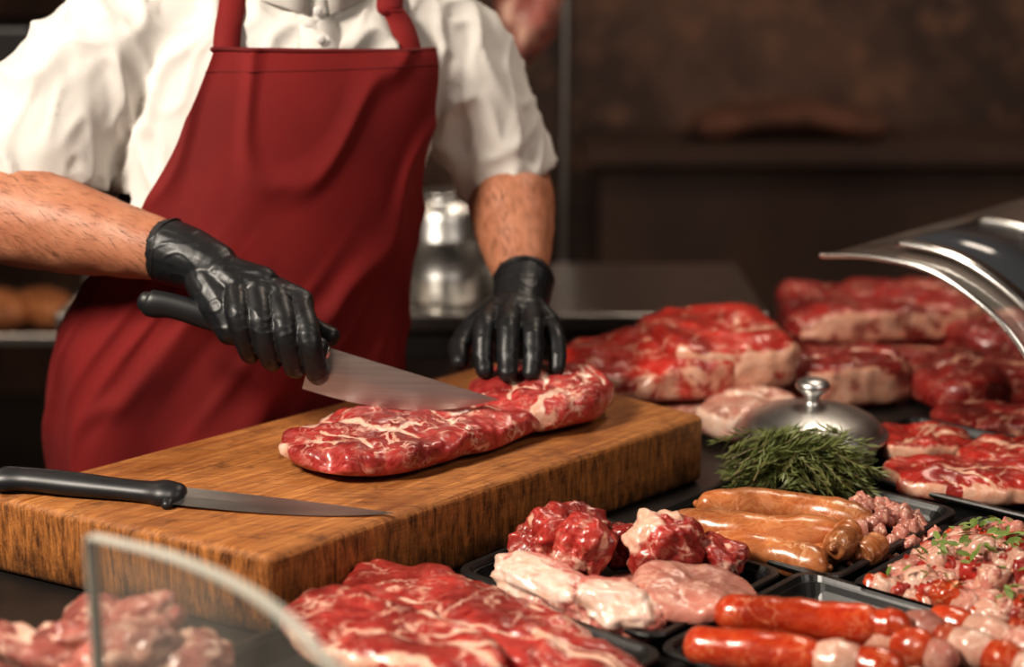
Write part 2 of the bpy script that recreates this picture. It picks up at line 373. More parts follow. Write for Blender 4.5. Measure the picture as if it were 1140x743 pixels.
bm=bmesh.new(); bm.from_mesh(sh.data)
for S,r,cut in ((SR,.085,.0),(SL,.070,-.008)):
    p1=Vector(S[-2])*.35+Vector(S[-1])*.65; d=(Vector(S[-1])-Vector(S[-3])).normalized()
    if r>.08: d=(d+Vector((.25,.1,-.35))).normalized()
    kill=[v for v in bm.verts if cut<(v.co-p1).dot(d)<.20 and ((v.co-p1)-d*(v.co-p1).dot(d)).length<r*1.36]
    near=[v for v in bm.verts if cut-.02<(v.co-p1).dot(d)<=cut and ((v.co-p1)-d*(v.co-p1).dot(d)).length<r*1.36]
    ks=set(kill)
    for v in near:
        if any(e.other_vert(v) in ks for e in v.link_edges): v.co+=d*(cut-(v.co-p1).dot(d))
    bmesh.ops.delete(bm,geom=kill,context='VERTS')
bm.to_mesh(sh.data); bm.free()
bvh=BVHTree.FromObject(sh,C.evaluated_depsgraph_get())
so=sh.modifiers.new('sol','SOLIDIFY'); so.thickness=.003; so.offset=-1
mb=MB(); V=[];F=[]
zz=np.linspace(1.12,1.455,30)
for z in zz:
    for a in (-.10,.10):
        p=tp(z,a,.004)
        h=bvh.ray_cast(Vector((p[0],p[1]-.3,z)),Vector((0,1,0)))
        V.append((p[0],min(p[1],(h[0].y-.0015) if h[0] else p[1]),z))
for i in range(len(zz)-1): F.append((2*i,2*i+1,2*i+3,2*i+2))
mb.add(V,F); mb.build('placket',['shirt'],man,solid=.002)
mb=MB()
for z in (1.435,1.405,1.36):
    p=tp(z,0,.012); ellip(mb,p,(.0055,.0025,.0055),(0,0,yaw))
mb.build('buttons',['button'],man)
for k,sg in enumerate((1,-1)):
    mb=MB()
    cx,cy=-.248,2.015
    def cp(al,r,z): return (cx+r*(math.sin(al)*l[0]+math.cos(al)*f[0]),cy+r*(math.sin(al)*l[1]+math.cos(al)*f[1]),z)
    V=[];F=[];nn=14
    for i in range(nn):
        t=i/(nn-1); al=sg*(.12+t*2.9)
        drop=.05*(1-t)**2+.028
        V.append(cp(al,.063,1.508)); V.append(cp(al,.072,1.512)); V.append(cp(al,.085+.015*(1-t),1.508-drop))
    for i in range(nn-1):
        for j in range(2): F.append((3*i+j,3*i+j+1,3*i+j+4,3*i+j+3))
    mb.add(V,F); mb.build('collar_%d'%(k+1),['shirt'],man,solid=.0025)
# apron
mb=MB(); rows=200; cols=180; V=[];F=[]
zt=1.393; zb=.45
hz=[(.45,2.0),(1.0,2.0),(1.06,1.9),(1.10,1.62),(1.15,1.28),(1.22,.98),(1.30,.80),(1.393,.67)]
for i in range(rows+1):
    z=zt+(zb-zt)*(i/rows)**1.15
    ha=float(np.interp(z,[a for a,_ in hz],[b_ for _,b_ in hz]))
    for j in range(cols+1):
        al=(j/cols*2-1)*ha-.07
        sk=max(0,min(1,(1.12-z)/.22)); sk=sk*sk*(3-2*sk)
        fold=.011*math.sin(al*6.5+2.5*noise.noise(Vector((al*1.2,z*2.5,0)))+.8)*sk
        fold+=.005*noise.noise(Vector((al*2.0,z*4,3)))
        rg=max(0,1-abs(noise.noise(Vector((al*1.3+z*4,z*4-al*1.5,7))))*4)**1.7
        wz=math.exp(-((z-1.06)/.08)**2)
        r2=max(0,1-abs(noise.noise(Vector((al*1.1+z*3,z*13+al*4,2))))*3.5)**1.6
        off=.014+fold+.0068*rg+.008*r2*wz+.012*sk
        p=tp(z,al,off); cx,cy,w,d=sec(z)
        dv=Vector((p[0]-cx,p[1]-cy,0)); rad=dv.length; dv.normalize()
        if z>.85:
            h=bvh.ray_cast(Vector((cx,cy,z))+dv*(rad+.035),-dv)
            if h[0] is not None:
                rh=(h[0]-Vector((cx,cy,z))).length
                if rh+.004>rad: rad=min(rh+.004,rad+.02)
        V.append((cx+dv.x*rad,cy+dv.y*rad,z+ (.004*math.sin(al*2) if i==0 else 0)))
for i in range(rows):
    for j in range(cols): a=i*(cols+1)+j; F.append((a,a+1,a+cols+2,a+cols+1))
mb.add(V,F); ap=mb.build('apron',['apron'],man)
sm=ap.modifiers.new('sm','SMOOTH'); sm.iterations=8
so=ap.modifiers.new('sol','SOLIDIFY'); so.thickness=.0022; so.offset=1
top=[V[j] for j in range(0,cols+1,5)]
mb=MB(); mb.add(*tube([(p[0]+f[0]*.001,p[1]+f[1]*.001,p[2]) for p in top],[.003]*len(top),8,3))
st=[V[7*(cols+1)+j] for j in range(0,cols+1,5)]
mb.add(*tube([(p[0]+f[0]*.0022,p[1]+f[1]*.0022,p[2]) for p in st],[.0008]*len(st),6,3))
mb.build('apron_bib_hem',['apron_seam'],man)
def strap(name,pts,w):
    P=[]
    for x,z in pts:
        h=bvh.ray_cast(Vector((x,1.6,z)),Vector((0,1,0)))
        P.append((x,(h[0].y if h[0] else 1.95)-.006,z))
    x,z=pts[-1]
    for y in (1.97,2.0,2.03,2.06):
        h=bvh.ray_cast(Vector((x,y,1.7)),Vector((0,0,-1)))
        if h[0]: P.append((x,y,h[0].z+.005))
    P=catmull(P,4); V=[];F=[]
    for i,p in enumerate(P): V+= [(p[0]-w/2,p[1]-.05*w,p[2]),(p[0],p[1]-.002,p[2]+.001),(p[0]+w/2,p[1]+.12*w,p[2])]
    for i in range(len(P)-1):
        for j in range(2): F.append((3*i+j,3*i+j+1,3*i+j+4,3*i+j+3))
    mb=MB(); mb.add(V,F); mb.build(name,['apron'],man,solid=.003)
strap('strap_1',[(-.312,1.375),(-.312,1.40),(-.311,1.42),(-.310,1.435)],.028)
strap('strap_2',[(-.118,1.375),(-.124,1.40),(-.132,1.42),(-.142,1.435)],.034)
# forearms
EL=(-.60,1.855,1.232); WR=(-.338,1.766,1.187)
arms=[]
def lerp(a,b_,t): return tuple(np.array(a)*(1-t)+np.array(b_)*t)
mb=MB(); mb.add(*tube([(-.52,1.91,1.31),(-.565,1.88,1.265),lerp(EL,WR,.04),lerp(EL,WR,.25),lerp(EL,WR,.5),lerp(EL,WR,.78),lerp(EL,WR,.98)],[.050,.053,.055,.056,.049,.037,.0285],28,8,True,ratio=[1,1,1,1,1,.95,.92]))
a1=mb.build('forearm_right',['skin'],man); remesh(a1,.004,6); arms.append((a1,Vector(WR)-Vector(EL)))
EL2=(-.008,2.115,1.238); WR2=(.0125,1.932,1.117)
mb=MB(); mb.add(*tube([(-.025,2.09,1.29),EL2,lerp(EL2,WR2,.3),lerp(EL2,WR2,.55),lerp(EL2,WR2,.8),lerp(EL2,WR2,.99)],[.042,.048,.053,.048,.037,.0285],28,8,True,ratio=[1,1,1,1,.95,.9]))
a2=mb.build('forearm_left',['skin'],man); remesh(a2,.004,6); arms.append((a2,Vector(WR2)-Vector(EL2)))
for k,(o,dr) in enumerate(arms):
    displace(o,lambda co,n:.0012*noise.noise(co*45)+.0026*noise.noise(co*16))
    dr=dr.normalized(); mb=MB(); vs=o.data.vertices
    for _ in range(4200):
        v=vs[random.randrange(len(vs))]; n=v.normal
        if n.z<-.5: continue
        d=(n*.10+dr*.9+Vector((random.uniform(-.4,.4),random.uniform(-.4,.4),random.uniform(-.6,.1)))).normalized()
        L_=random.uniform(.009,.019); p=v.co; s=d.cross(n).normalized()*.00013
        q=p+d*L_*.5+n*.0010; e=p+d*L_+n*.0005
        mb.add([p-s,p+s,q+s*.8,q-s*.8,e],[(0,1,2,3),(3,2,4)])
    mb.build('arm_hair_%d'%(k+1),['armhair'],man)
# gloved hands
def hand(name,wrist,mcps,fingers,thumb,extra,cuffp,cuffr):
    mb=MB()
    for m_ in mcps: mb.add(*tube([wrist,lerp(wrist,m_,.5),m_],[.025,.020,.0150],14,5))
    for a_,b_ in zip(mcps[:-1],mcps[1:]):
        mb.add(*tube([a_,b_],[.0135,.0135],12,3)); mb.add(*tube([lerp(wrist,a_,.55),lerp(wrist,b_,.55)],[.020,.020],12,3))
        mb.add(*tube([lerp(wrist,a_,.8),lerp(wrist,b_,.8)],[.0155,.0155],12,3))
    for fg,r in fingers:
        mb.add(*tube(fg,[r*1.18,r*1.08,r*.97,r*.84],16,6))
        ellip(mb,fg[1],(r*1.13,)*3,sub=2)
    mb.add(*tube(thumb[0],thumb[1],14,6))
    for P_,r_ in extra: mb.add(*tube(P_,r_,14,5))
    mb.add(*tube(cuffp,cuffr,24,5,True))
    o=mb.build(name,['glove'],man); remesh(o,.0014,9)
    def w(co,n):
        rg=max(0,1-abs(noise.noise(Vector((co.x*40,co.y*40,co.z*55))))*5)**1.3
        return .0009*noise.noise(co*45)+.0006*rg+.0003
    displace(o,w); return o
def az(x): return 1.047+.113*(-.019-x)/.363-.006
fx=[-.205,-.2290,-.2530,-.2760]; fr=[.0116,.0119,.0116,.0106]
mc=[];fg=[]
for i,x in enumerate(fx):
    a_=az(x); sc_=[1,1.02,.98,.9][i]
    m_=(x-.016+.002*i,1.731-.003*(1.5-abs(i-1.5))-.002*i,a_+.046*sc_+.003); mc.append(m_)
    fg.append(([m_,(x-.003,1.689,a_+.022),(x+.004,1.6915,a_-.013*sc_),(x+.004,1.715,a_-.027)],fr[i]))
hand('glove_right',(-.322,1.757,1.178),mc,fg,
  ([(-.30,1.770,1.165),(-.262,1.768,1.145),(-.222,1.752,1.120),(-.192,1.742,1.108)],[.020,.018,.0135,.0105]),
  [([(-.305,1.752,1.162),(-.255,1.742,1.140)],[.023,.019]),([(-.318,1.742,1.165),(-.298,1.720,1.143),(-.288,1.708,1.126)],[.023,.023,.019]),
   ([(-.31,1.748,1.178),(-.26,1.735,1.168)],[.020,.017])],
  [(-.363,1.776,1.192),(-.342,1.767,1.187),(-.315,1.756,1.178)],[.0345,.0325,.029])
mc2=[(-.0235,1.868,1.101),(-.0015,1.861,1.105),(.0205,1.863,1.100),(.0400,1.872,1.089)]
fg2=[([mc2[0],(-.0300,1.826,1.098),(-.0315,1.802,1.073),(-.0300,1.792,1.058)],.0117),
 ([mc2[1],(-.0040,1.815,1.100),(-.0050,1.789,1.075),(-.0045,1.779,1.058)],.0120),
 ([mc2[2],(.0225,1.819,1.095),(.0225,1.794,1.072),(.021,1.785,1.057)],.0116),
 ([mc2[3],(.0475,1.835,1.085),(.0500,1.812,1.069),(.0495,1.802,1.057)],.0104)]
hand('glove_left',(.009,1.905,1.104),mc2,fg2,
  ([(-.012,1.900,1.095),(-.042,1.880,1.082),(-.058,1.852,1.068),(-.057,1.826,1.058)],[.021,.0165,.013,.0108]),
  [([(.0,1.895,1.092),(.005,1.870,1.085)],[.024,.018])],
  [(.0135,1.941,1.123),(.0115,1.926,1.113),(.009,1.903,1.103)],[.0345,.0335,.030])
for k,(c_,d_,r_) in enumerate((((-.366,1.778,1.193),(.94,-.3,-.2),.0352),((.0137,1.944,1.125),(-.08,-.83,-.55),.0352))):
    d_=Vector(d_).normalized(); u_=d_.orthogonal().normalized(); v_=d_.cross(u_)
    pts=[tuple(Vector(c_)+u_*math.cos(t)*r_+v_*math.sin(t)*r_*.97+d_*.002*math.sin(3*t)) for t in np.linspace(0,2*math.pi,30)]
    mb=MB(); mb.add(*tube(pts,[.0014]*30,8,2,False)); mb.build('glove_cuff_%d'%(k+1),['glove'],man)
# head & neck
mb=MB(); hc=np.array([-.235,1.965,1.665]); RM=rotm(math.radians(14),0,yaw)
def H(p): return tuple(RM@np.array(p)+hc)
def he(mb,p,s,mi=0,r=(0,0,0)): 
    V_,F_=ico(3); mb.add(((V_*np.array(s))@rotm(*r).T+np.array(p))@RM.T+hc,F_,mi)
he(mb,(0,.012,.03),(.076,.096,.098)); he(mb,(0,-.03,-.03),(.060,.066,.078)); he(mb,(0,-.068,-.09),(.028,.024,.022))
mb.add(*tube([H((0,-.095,.022)),H((0,-.112,-.008)),H((0,-.114,-.022))],[.008,.012,.014],12,4))
he(mb,(.017,-.1,-.024),(.009,.01,.008)); he(mb,(-.017,-.1,-.024),(.009,.01,.008))
mb.add(*tube([H((-.048,-.078,.032)),H((0,-.098,.03)),H((.048,-.078,.032))],[.009,.010,.009],12,4))
for s_ in(-1,1): he(mb,(s_*.077,.012,-.002),(.008,.02,.032)); he(mb,(s_*.044,-.062,-.02),(.022,.022,.025))
mb.add(*tube([(-.25,2.03,1.44),(-.247,2.015,1.52),H((0,.02,-.06))],[.062,.055,.056],24,6))
o=mb.build('head',['skin'],man); remesh(o,.003,4)
mb=MB()
for s_ in(-1,1): he(mb,(s_*.031,-.083,.008),(.0135,.0135,.010)); he(mb,(s_*.031,-.095,.007),(.0055,.0035,.0055),1)
mb.build('eyes',['eye','iris'],man)
mb=MB(); mb.add(*tube([H((-.024,-.089,-.052)),H((0,-.1,-.05)),H((.024,-.089,-.052))],[.003,.0055,.003],10,5)); mb.add(*tube([H((-.02,-.09,-.058)),H((0,-.1,-.06)),H((.02,-.09,-.058))],[.003,.006,.003],10,5)); mb.build('lips',['lip'],man)
mb=MB(); he(mb,(0,.028,.05),(.081,.094,.092)); he(mb,(0,.07,.0),(.066,.045,.07)); o=mb.build('hair',['hair'],man); remesh(o,.004,3); displace(o,lambda co,n:.003*noise.noise(co*80))
mb=MB()
for s_ in(-1,1): mb.add(*tube([H((s_*.05,-.082,.036)),H((s_*.032,-.098,.041)),H((s_*.014,-.1,.034))],[.003,.0045,.003],8,4))
mb.build('eyebrows',['hair'],man)
# legs
mb=MB()
for s_ in(-1,1):
    bx=np.array([-.345,2.03])+l*s_*.09
    mb.add(*tube([(bx[0],bx[1],.86),(bx[0],bx[1],.7),(bx[0],bx[1],.48),(bx[0],bx[1]+.01,.25),(bx[0],bx[1]+.01,.06)],[.10,.092,.066,.062,.052],24,6))
ellip(mb,(-.345,2.02,.86),(.165,.115,.1),(0,0,yaw),sub=4)
o=mb.build('trousers',['trouser'],man); remesh(o,.008,5)
mb=MB()
for s_ in(-1,1):
    bx=np.array([-.345,2.03])+l*s_*.09; ft=bx+f*.15
    mb.add(*tube([(bx[0]-f[0]*.03,bx[1]-f[1]*.03,.042),(bx[0]+f[0]*.08,bx[1]+f[1]*.08,.04),(ft[0],ft[1],.032)],[.042,.045,.032],20,6,ratio=.9))
mb.build('shoes',['black'],man)
# ---------------- knives ----------------
def knife(name,butt,tip,bl,h,up,hdrop,hh=.014,style=0):
    e=empty(name); butt=np.array(butt,float); tip=np.array(tip,float); Ln=np.linalg.norm(tip-butt); X=(tip-butt)/Ln
    Z=np.array(up,float); Z-=Z.dot(X)*X; Z/=np.linalg.norm(Z); Y=np.cross(Z,X)
    hl=Ln-bl
    def W(x,y,z): return butt+X*x+Y*y+Z*z
    mb=MB(); nx=40; V=[];F=[]
    for i in range(nx+1):
        t=i/nx; x=hl+bl*t
        if style==0: zs_=0.; ze=-h*(1-t**2.6)
        else: zs_=-.004*t**3; ze=-h*(1-t**3.2)-.004*t**3
        if t==1: ze=zs_-.0005
        th=.0013*(1-.7*t)
        for (zz_,yy) in ((zs_,th),(zs_*.5+ze*.5,th*.8),(ze,.0001),(zs_*.5+ze*.5,-th*.8),(zs_,-th)): V.append(W(x,yy,zz_))
    for i in range(nx):
        for j in range(5): F.append((i*5+j,i*5+(j+1)%5,(i+1)*5+(j+1)%5,(i+1)*5+j))
    F.append(tuple(range(5))); F.append(tuple(nx*5+j for j in range(5)))
    mb.add(V,F); mb.build('blade',['blade'],e,smooth=False)
    c=-hdrop; mb=MB()
    xs=[.004,.012,.035,.08,hl*.72,hl-.022,hl-.006,hl+.006]; rs=[hh*.8,hh*1.08,hh*.98,hh*1.02,hh*.9,hh*.92,hh*1.15,hh*1.05]
    V_,F_=tube([W(x,0,c-(.004 if x<.02 else 0)) for x in xs],[r*.72 for r in rs],20,6,True,up=Z,ratio=1.35)
    mb.add(V_,F_); mb.build('handle',['handle'],e)
    mb=MB()
    if style==0: 
        mb.add(*tube([W(hl+.004,0,c),W(hl+.014,0,c+.001)],[.0085,.0045],16,3,True,up=Z,ratio=1.7))
        mb.build('bolster',['steel'],e)
    else:
        mb.add(*tube([W(hl+.001,0,c+.012),W(hl+.003,0,c),W(hl+.005,0,c-.018)],[.0050,.0062,.0048],14,4,True,up=X,ratio=1.2)); mb.build('guard',['handle'],e)
    return e
knife('chef_knife',(-.382,1.728,1.160),(-.013,1.700,1.051),.200,.050,(0,.10,1),.006)
knife('boning_knife',(-.496,1.578,1.0165),(-.108,1.493,1.004),.218,.029,(.20,.70,.16),.013,.0145,1)
# ---------------- board meat ----------------
mb=MB()
def rimA(a,ro,z): return .75*max(0,min(1,(ro-.93)*12))*(1 if (a>1.9 or a<-2.6) else .1)
slab(mb,-.110,1.680,1.0005,.038,[(-.124,-.042),(-.100,-.082),(-.056,-.106),(0,-.096),(.035,-.066),(.066,-.033),(.120,.020),(.150,.062),(.140,.105),(.09,.12),(.04,.108),(-.01,.095),(-.055,.078),(-.100,.02)],3,p=3.3,nr=95,na=340,rough=.006,groove=.003,
 seams=[([(-.10,.01),(-.06,-.02),(-.02,-.03),(.01,-.055)],.006),([(-.07,.05),(-.03,.03),(.0,.04),(.03,.02),(.05,-.02)],.0035),([(-.08,-.045),(-.05,-.055),(-.03,-.08)],.005),([(.02,.08),(.05,.05),(.10,.04)],.0035),([(-.06,.0),(-.045,.03)],.006),([(-.105,-.01),(-.085,.015),(-.075,.045)],.015),([(-.02,.085),(-.03,.06),(-.05,.06)],.008),([(.0,.0),(.03,-.01),(.06,.03)],.0025),([(-.02,-.06),(.02,-.03)],.003),([(.06,.09),(.08,.07),(.12,.07)],.004),([(-.09,-.065),(-.06,-.075)],.003)],rim=rimA)
slab(mb,.045,1.795,1.0005,.050,[(-.02,-.078),(.02,-.056),(.060,-.005),(.064,.045),(.03,.090),(-.03,.095),(-.08,.07),(-.090,.02),(-.07,-.050)],9,p=2.8,nr=76,na=280,rough=.006,groove=.003,
 seams=[([(-.06,-.03),(-.02,-.03),(.0,.0),(.04,.02)],.003),([(-.02,-.075),(.0,-.03)],.008),([(.02,.07),(.045,.04),(.055,.0)],.003),([(.0,-.05),(.03,-.01),(.035,.04)],.0025),([(-.05,-.05),(-.045,-.01)],.006)],rim=lambda a,ro,z:.8*max(0,(ro-.93)*10)*(1 if -2.4<a<-1.5 else .05))
mb.build('ribeye_steak',['ribeye'])
# ---------------- trays ----------------
def rr(la,lb,rad,k=6):
    P=[]
    for cx,cy,a0 in ((la/2-rad,lb/2-rad,0),(-la/2+rad,lb/2-rad,90),(-la/2+rad,-lb/2+rad,180),(la/2-rad,-lb/2+rad,270)):
        for i in range(k+1):
            a=math.radians(a0+90*i/k); P.append((cx+rad*math.cos(a),cy+rad*math.sin(a)))
    return P
def tray(name,c,la,lb,z0=.9403,h=.026,mat='black'):
    loops=[(la-.04,lb-.04,.015,z0),(la-.022,lb-.022,.018,z0+h-.005),(la-.002,lb-.002,.02,z0+h-.005),(la,lb,.02,z0+h-.002),(la-.002,lb-.002,.02,z0+h),(la-.014,lb-.014,.016,z0+h),(la-.018,lb-.018,.015,z0+h-.003),(la-.04,lb-.04,.012,z0+.004)]
    V=[];F=[]; n=None
    for a_,b_,r_,z in loops:
        P=rr(a_,b_,r_); n=len(P)
        for x,y in P: V.append((c[0]+av[0]*x+bv[0]*y,c[1]+av[1]*x+bv[1]*y,z))
    for i in range(len(loops)-1):
        for j in range(n): F.append((i*n+j,i*n+(j+1)%n,(i+1)*n+(j+1)%n,(i+1)*n+j))
    F.append(tuple(range(n))[::-1]); F.append(tuple((len(loops)-1)*n+j for j in range(n)))
    mb=MB(); mb.add(V,F); return lo(mb.build(name,[mat],smooth=False))
def T(c,a_,b_): return (c[0]+av[0]*a_+bv[0]*b_,c[1]+av[1]*a_+bv[1]*b_)
T1=(.10,1.487); T2=(.29,1.635); T4=(.284,1.325); T3=(.475,1.468); T0=(-.062,1.303); T5=(.515,1.80); TPc=(-.31,1.205)
tray('meat_tray',T1,.237,.205); tray('meat_tray.001',T2,.237,.25); tray('meat_tray.002',T3,.237,.25); tray('meat_tray.003',T4,.237,.235)
tray('meat_tray.004',T0,.285,.26); tray('meat_tray.005',T5,.30,.245); tray('meat_tray.006',TPc,.30,.17)
mb=MB()
chunk(mb,(.048,1.520,.982),(.044,.030,.030),(.3,.1,.2),1,3.0,.34,5,0,freq=1.6)
chunk(mb,(.066,1.488,.987),(.028,.024,.028),(.2,.5,.9),2,2.9,.30,5,0)
chunk(mb,(.112,1.535,.972),(.028,.022,.020),(0,.2,.5),3,2.8,.28,5,0)
chunk(mb,(.142,1.488,.988),(.034,.027,.030),(.2,.4,.2),4,3.2,.30,5,0,fatside=(-.8,.5,.3))
chunk(mb,(.188,1.500,.974),(.029,.023,.019),(0,.2,-.6),5,2.8,.28,5,0)
lo(mb.build('beef_chunks',['steakred']))
mb=MB()
chunk(mb,(.030,1.440,.968),(.056,.028,.023),(0,.1,-.70),6,2.8,.24,5,0,fatside=(-.5,-.6,.4))
chunk(mb,(.092,1.390,.967),(.042,.034,.024),(0,.15,-.5),7,2.8,.24,5,0,fatside=(.1,-.5,.7))
chunk(mb,(.020,1.475,.964),(.022,.020,.017),(0,0,.3),8,2.8,.2,4,0)
lo(mb.build('pork_belly_pieces',['fatty']))
mb=MB(); slab(mb,.160,1.415,.958,.026,[(.060*math.cos(t),.049*math.sin(t)) for t in np.linspace(0,6.28,14)[:-1]],5,p=3,rough=.006,nr=40,na=140,tilt=(-.05,.1))
slab(mb,.12,1.45,.9446,.018,[(.05*math.cos(t),.05*math.sin(t)) for t in np.linspace(0,6.28,14)[:-1]],6,p=3,rough=.003,nr=30,na=120)
lo(mb.build('pork_patty',['mince']))
def sausage(mb,p0,p1,r,bend=.01,mi=0,rz=1.):
    p0=np.array(p0,float);p1=np.array(p1,float); d=p1-p0; s=np.cross(d/np.linalg.norm(d),[0,0,1])
    P=[p0-d*.02,p0+d*.03]+[p0+d*t+s*bend*math.sin(math.pi*t) for t in (.2,.4,.6,.8)]+[p1-d*.03,p1+d*.02]
    V_,F_=tube(P,[r*.25,r*.8,r*1.02,r*1.07,r*.98,r*1.05,r*.8,r*.25],24,8,True,ratio=rz)
    V_=[tuple(np.array(v)*1.+np.array([0,0,.0016*noise.noise(Vector(v)*70)])) for v in V_]
    mb.add(V_,F_,mi)
mb=MB()
sausage(mb,(.163,1.592,.974),(.316,1.553,.977),.0185,.014)
sausage(mb,(.186,1.543,.966),(.294,1.498,.964),.0175,-.010)
sausage(mb,(.192,1.645,.974),(.356,1.597,.972),.0175,-.014)
sausage(mb,(.302,1.512,.977),(.325,1.550,.982),.0145,.003)
sausage(mb,(.328,1.518,.967),(.352,1.552,.967),.0140,.003)
sausage(mb,(.205,1.588,.962),(.31,1.530,.960),.014,.0)
lo(mb.build('raw_sausages',['saus']))
mb=MB()
for i in range(210):
    t=random.uniform(0,6.28); r=.068*math.sqrt(random.random()); c_=T(T2,.045+r*math.cos(t)*.95,.040+r*math.sin(t)*1.1)
    c_=(c_[0]+.008,c_[1]-.02)
    hh=.982-.35*r*r/.06
    chunk(mb,(c_[0],c_[1],hh-random.uniform(0,.014)),(random.uniform(.006,.013),random.uniform(.005,.008),random.uniform(.005,.008)),(random.random()*3,random.random()*3,random.random()*6),i,2.4,.4,2,0)
lo(mb.build('coarse_minced_pork',['mince']))
mb=MB()
for i in range(300):
    a_=random.uniform(-.100,.100); b_=random.uniform(-.105,.105); c_=T(T3,a_,b_)
    zc=.955+.030*(1-(a_/.12)**2)*(1-(b_/.12)**2)*random.uniform(.3,1)
    s=random.uniform(.007,.0145); mi=random.choice([0,1,1,2,2,3,3])
    chunk(mb,(c_[0],c_[1],zc),(s*random.uniform(.8,1.4),s,s*.85),(random.random()*3,random.random()*3,random.random()*6),i,3.2,.35,3,mi)
for i in range(180):
    a_=random.uniform(-.095,.095); b_=random.uniform(-.10,.10); c_=T(T3,a_,b_)
    zc=.974+.022*(1-(a_/.12)**2)*(1-(b_/.12)**2)
    s=random.uniform(.004,.009); Rm=rotm(random.uniform(-.8,.8),random.uniform(-.8,.8),random.random()*6.3)
    Vv=np.array([(-s,0,0),(-s*.3,s*.4,.001),(s*.5,s*.35,.001),(s,0,0),(s*.5,-s*.35,.001),(-s*.3,-s*.4,.001)])@Rm.T+np.array([c_[0],c_[1],zc])
    mb.add(Vv,[(0,1,2,3),(0,3,4,5)],4)
lo(mb.build('diced_meat_with_herbs',['redsaus','mince','bacon','beef_bright','herb']))
def segs(mb,p0,p1,r,pattern):
    p0=np.array(p0,float);p1=np.array(p1,float); tot=sum(w for w,_,_ in pattern); t=0
    for w,mi,k in pattern:
        a_=p0+(p1-p0)*(t/tot); b_=p0+(p1-p0)*((t+w)/tot); L_=np.linalg.norm(b_-a_); d=(b_-a_)/L_
        rr_=r*k; pad=min(rr_*.45,L_*.28)
        V_,F_=tube([a_+d*pad,a_*.5+b_*.5,b_-d*pad],[rr_*.93,rr_,rr_*.93],24,8,True)
        V_=[tuple(np.array(v)+np.array([0,0,.0020*noise.noise(Vector(v)*60)])) for v in V_]
        mb.add(V_,F_,mi); t+=w
mb=MB()
segs(mb,(.180,1.352,.981),(.322,1.312,.985),.0180,[(7,0,1),(1.1,0,.95)])
segs(mb,(.150,1.302,.974),(.304,1.241,.980),.0190,[(6,0,1),(2.0,1,1.0),(1.8,0,.97)])
lo(mb.build('red_sausages',['redsaus','bacon']))
mb=MB()
segs(mb,(.292,1.330,.977),(.352,1.275,.974),.0165,[(2.4,1,1.05),(2.2,0,1),(1,2,.9)])
segs(mb,(.335,1.335,.977),(.42,1.245,.974),.0165,[(2,2,1.05),(1.2,0,.9),(2.2,1,1.05),(2,0,1),(1.5,1,.95)])
segs(mb,(.365,1.365,.970),(.44,1.29,.970),.0160,[(1.6,0,1.),(1.8,1,1.05),(2,2,1)])
for i in range(26):
    c_=T(T4,random.uniform(-.02,.09),random.uniform(-.09,.09)); s=random.uniform(.008,.014)
    chunk(mb,(c_[0],c_[1],.957),(s*1.3,s,s*.8),(0,0,random.random()*6),i+50,3,.25,3,random.choice([0,1,2]))
lo(mb.build('meat_skewers',['redsaus','bacon','mince']))
# steaks
def oval(a_,b_,rot,seed,k=16,j=.12,sq=2.):
    rd=random.Random(seed); P=[]
    for i in range(k):
        t=2*math.pi*i/k; q=(1+rd.uniform(-j,j))*(abs(math.cos(t))**sq+abs(math.sin(t))**sq)**(-1/sq); x=a_*math.cos(t)*q; y=b_*math.sin(t)*q
        P.append((x*math.cos(rot)-y*math.sin(rot),x*math.sin(rot)+y*math.cos(rot)))
    return P
def rseams(a_,b_,rot,seed,k=5,w=.005):
    rd=random.Random(seed+77); out=[]
    for _ in range(k):
        x,y=rd.uniform(-a_*.7,a_*.5),rd.uniform(-b_*.7,b_*.7); d=rot+rd.uniform(-.6,.6); P=[]
        for i in range(5):
            P.append((x,y)); x+=a_*.28*math.cos(d); y+=a_*.28*math.sin(d); d+=rd.uniform(-.5,.5)
        out.append((P,w*rd.uniform(.4,1.2)))
    return out
def steak(mb,cx,cy,z0,th,a_,b_,rot,seed,mi=0,w=.005,k=5,tilt=(0,0),na=220,nr=56,rough=.006,p=3.2,rimk=.7,sq=2.3,j=.1,freq=26,rdir=None,groove=.003):
    rd=random.Random(seed); s0=rd.uniform(-3,3) if rdir is None else rdir
    slab(mb,cx,cy,z0,th,oval(a_,b_,rot,seed,20,j,sq),seed,p=p,nr=nr,na=na,rough=rough,seams=rseams(a_,b_,rot,seed,k,w),
      rim=lambda a,ro,z:rimk*max(0,min(1,(ro-.9)*12))*(1 if math.cos(a-s0)>.3 else .0),tilt=tilt,mi=mi,freq=freq,ksm=4,groove=groove)
mb=MB()
steak(mb,-.050,1.355,.9446,.042,.135,.065,-.70,11,tilt=(0,.1),w=.005,k=7,rough=.006,j=.12,na=260,rimk=.8,rdir=-2.2)
steak(mb,.025,1.300,.9446,.044,.115,.048,-.68,12,tilt=(-.1,.05),w=.0045,k=6,rough=.006,j=.12,na=260,rimk=.8,rdir=-.6)
steak(mb,-.105,1.292,.966,.034,.115,.050,-.72,13,tilt=(.05,.05),w=.006,k=7,rough=.006,j=.12,na=260,rimk=.8,rdir=-2.)
steak(mb,-.045,1.225,.948,.042,.105,.050,-.70,14,w=.005,k=6,rough=.006,j=.12,na=240,rimk=.8,rdir=2.4)
lo(mb.build('marbled_beef_steaks',['steakred']))
mb=MB()
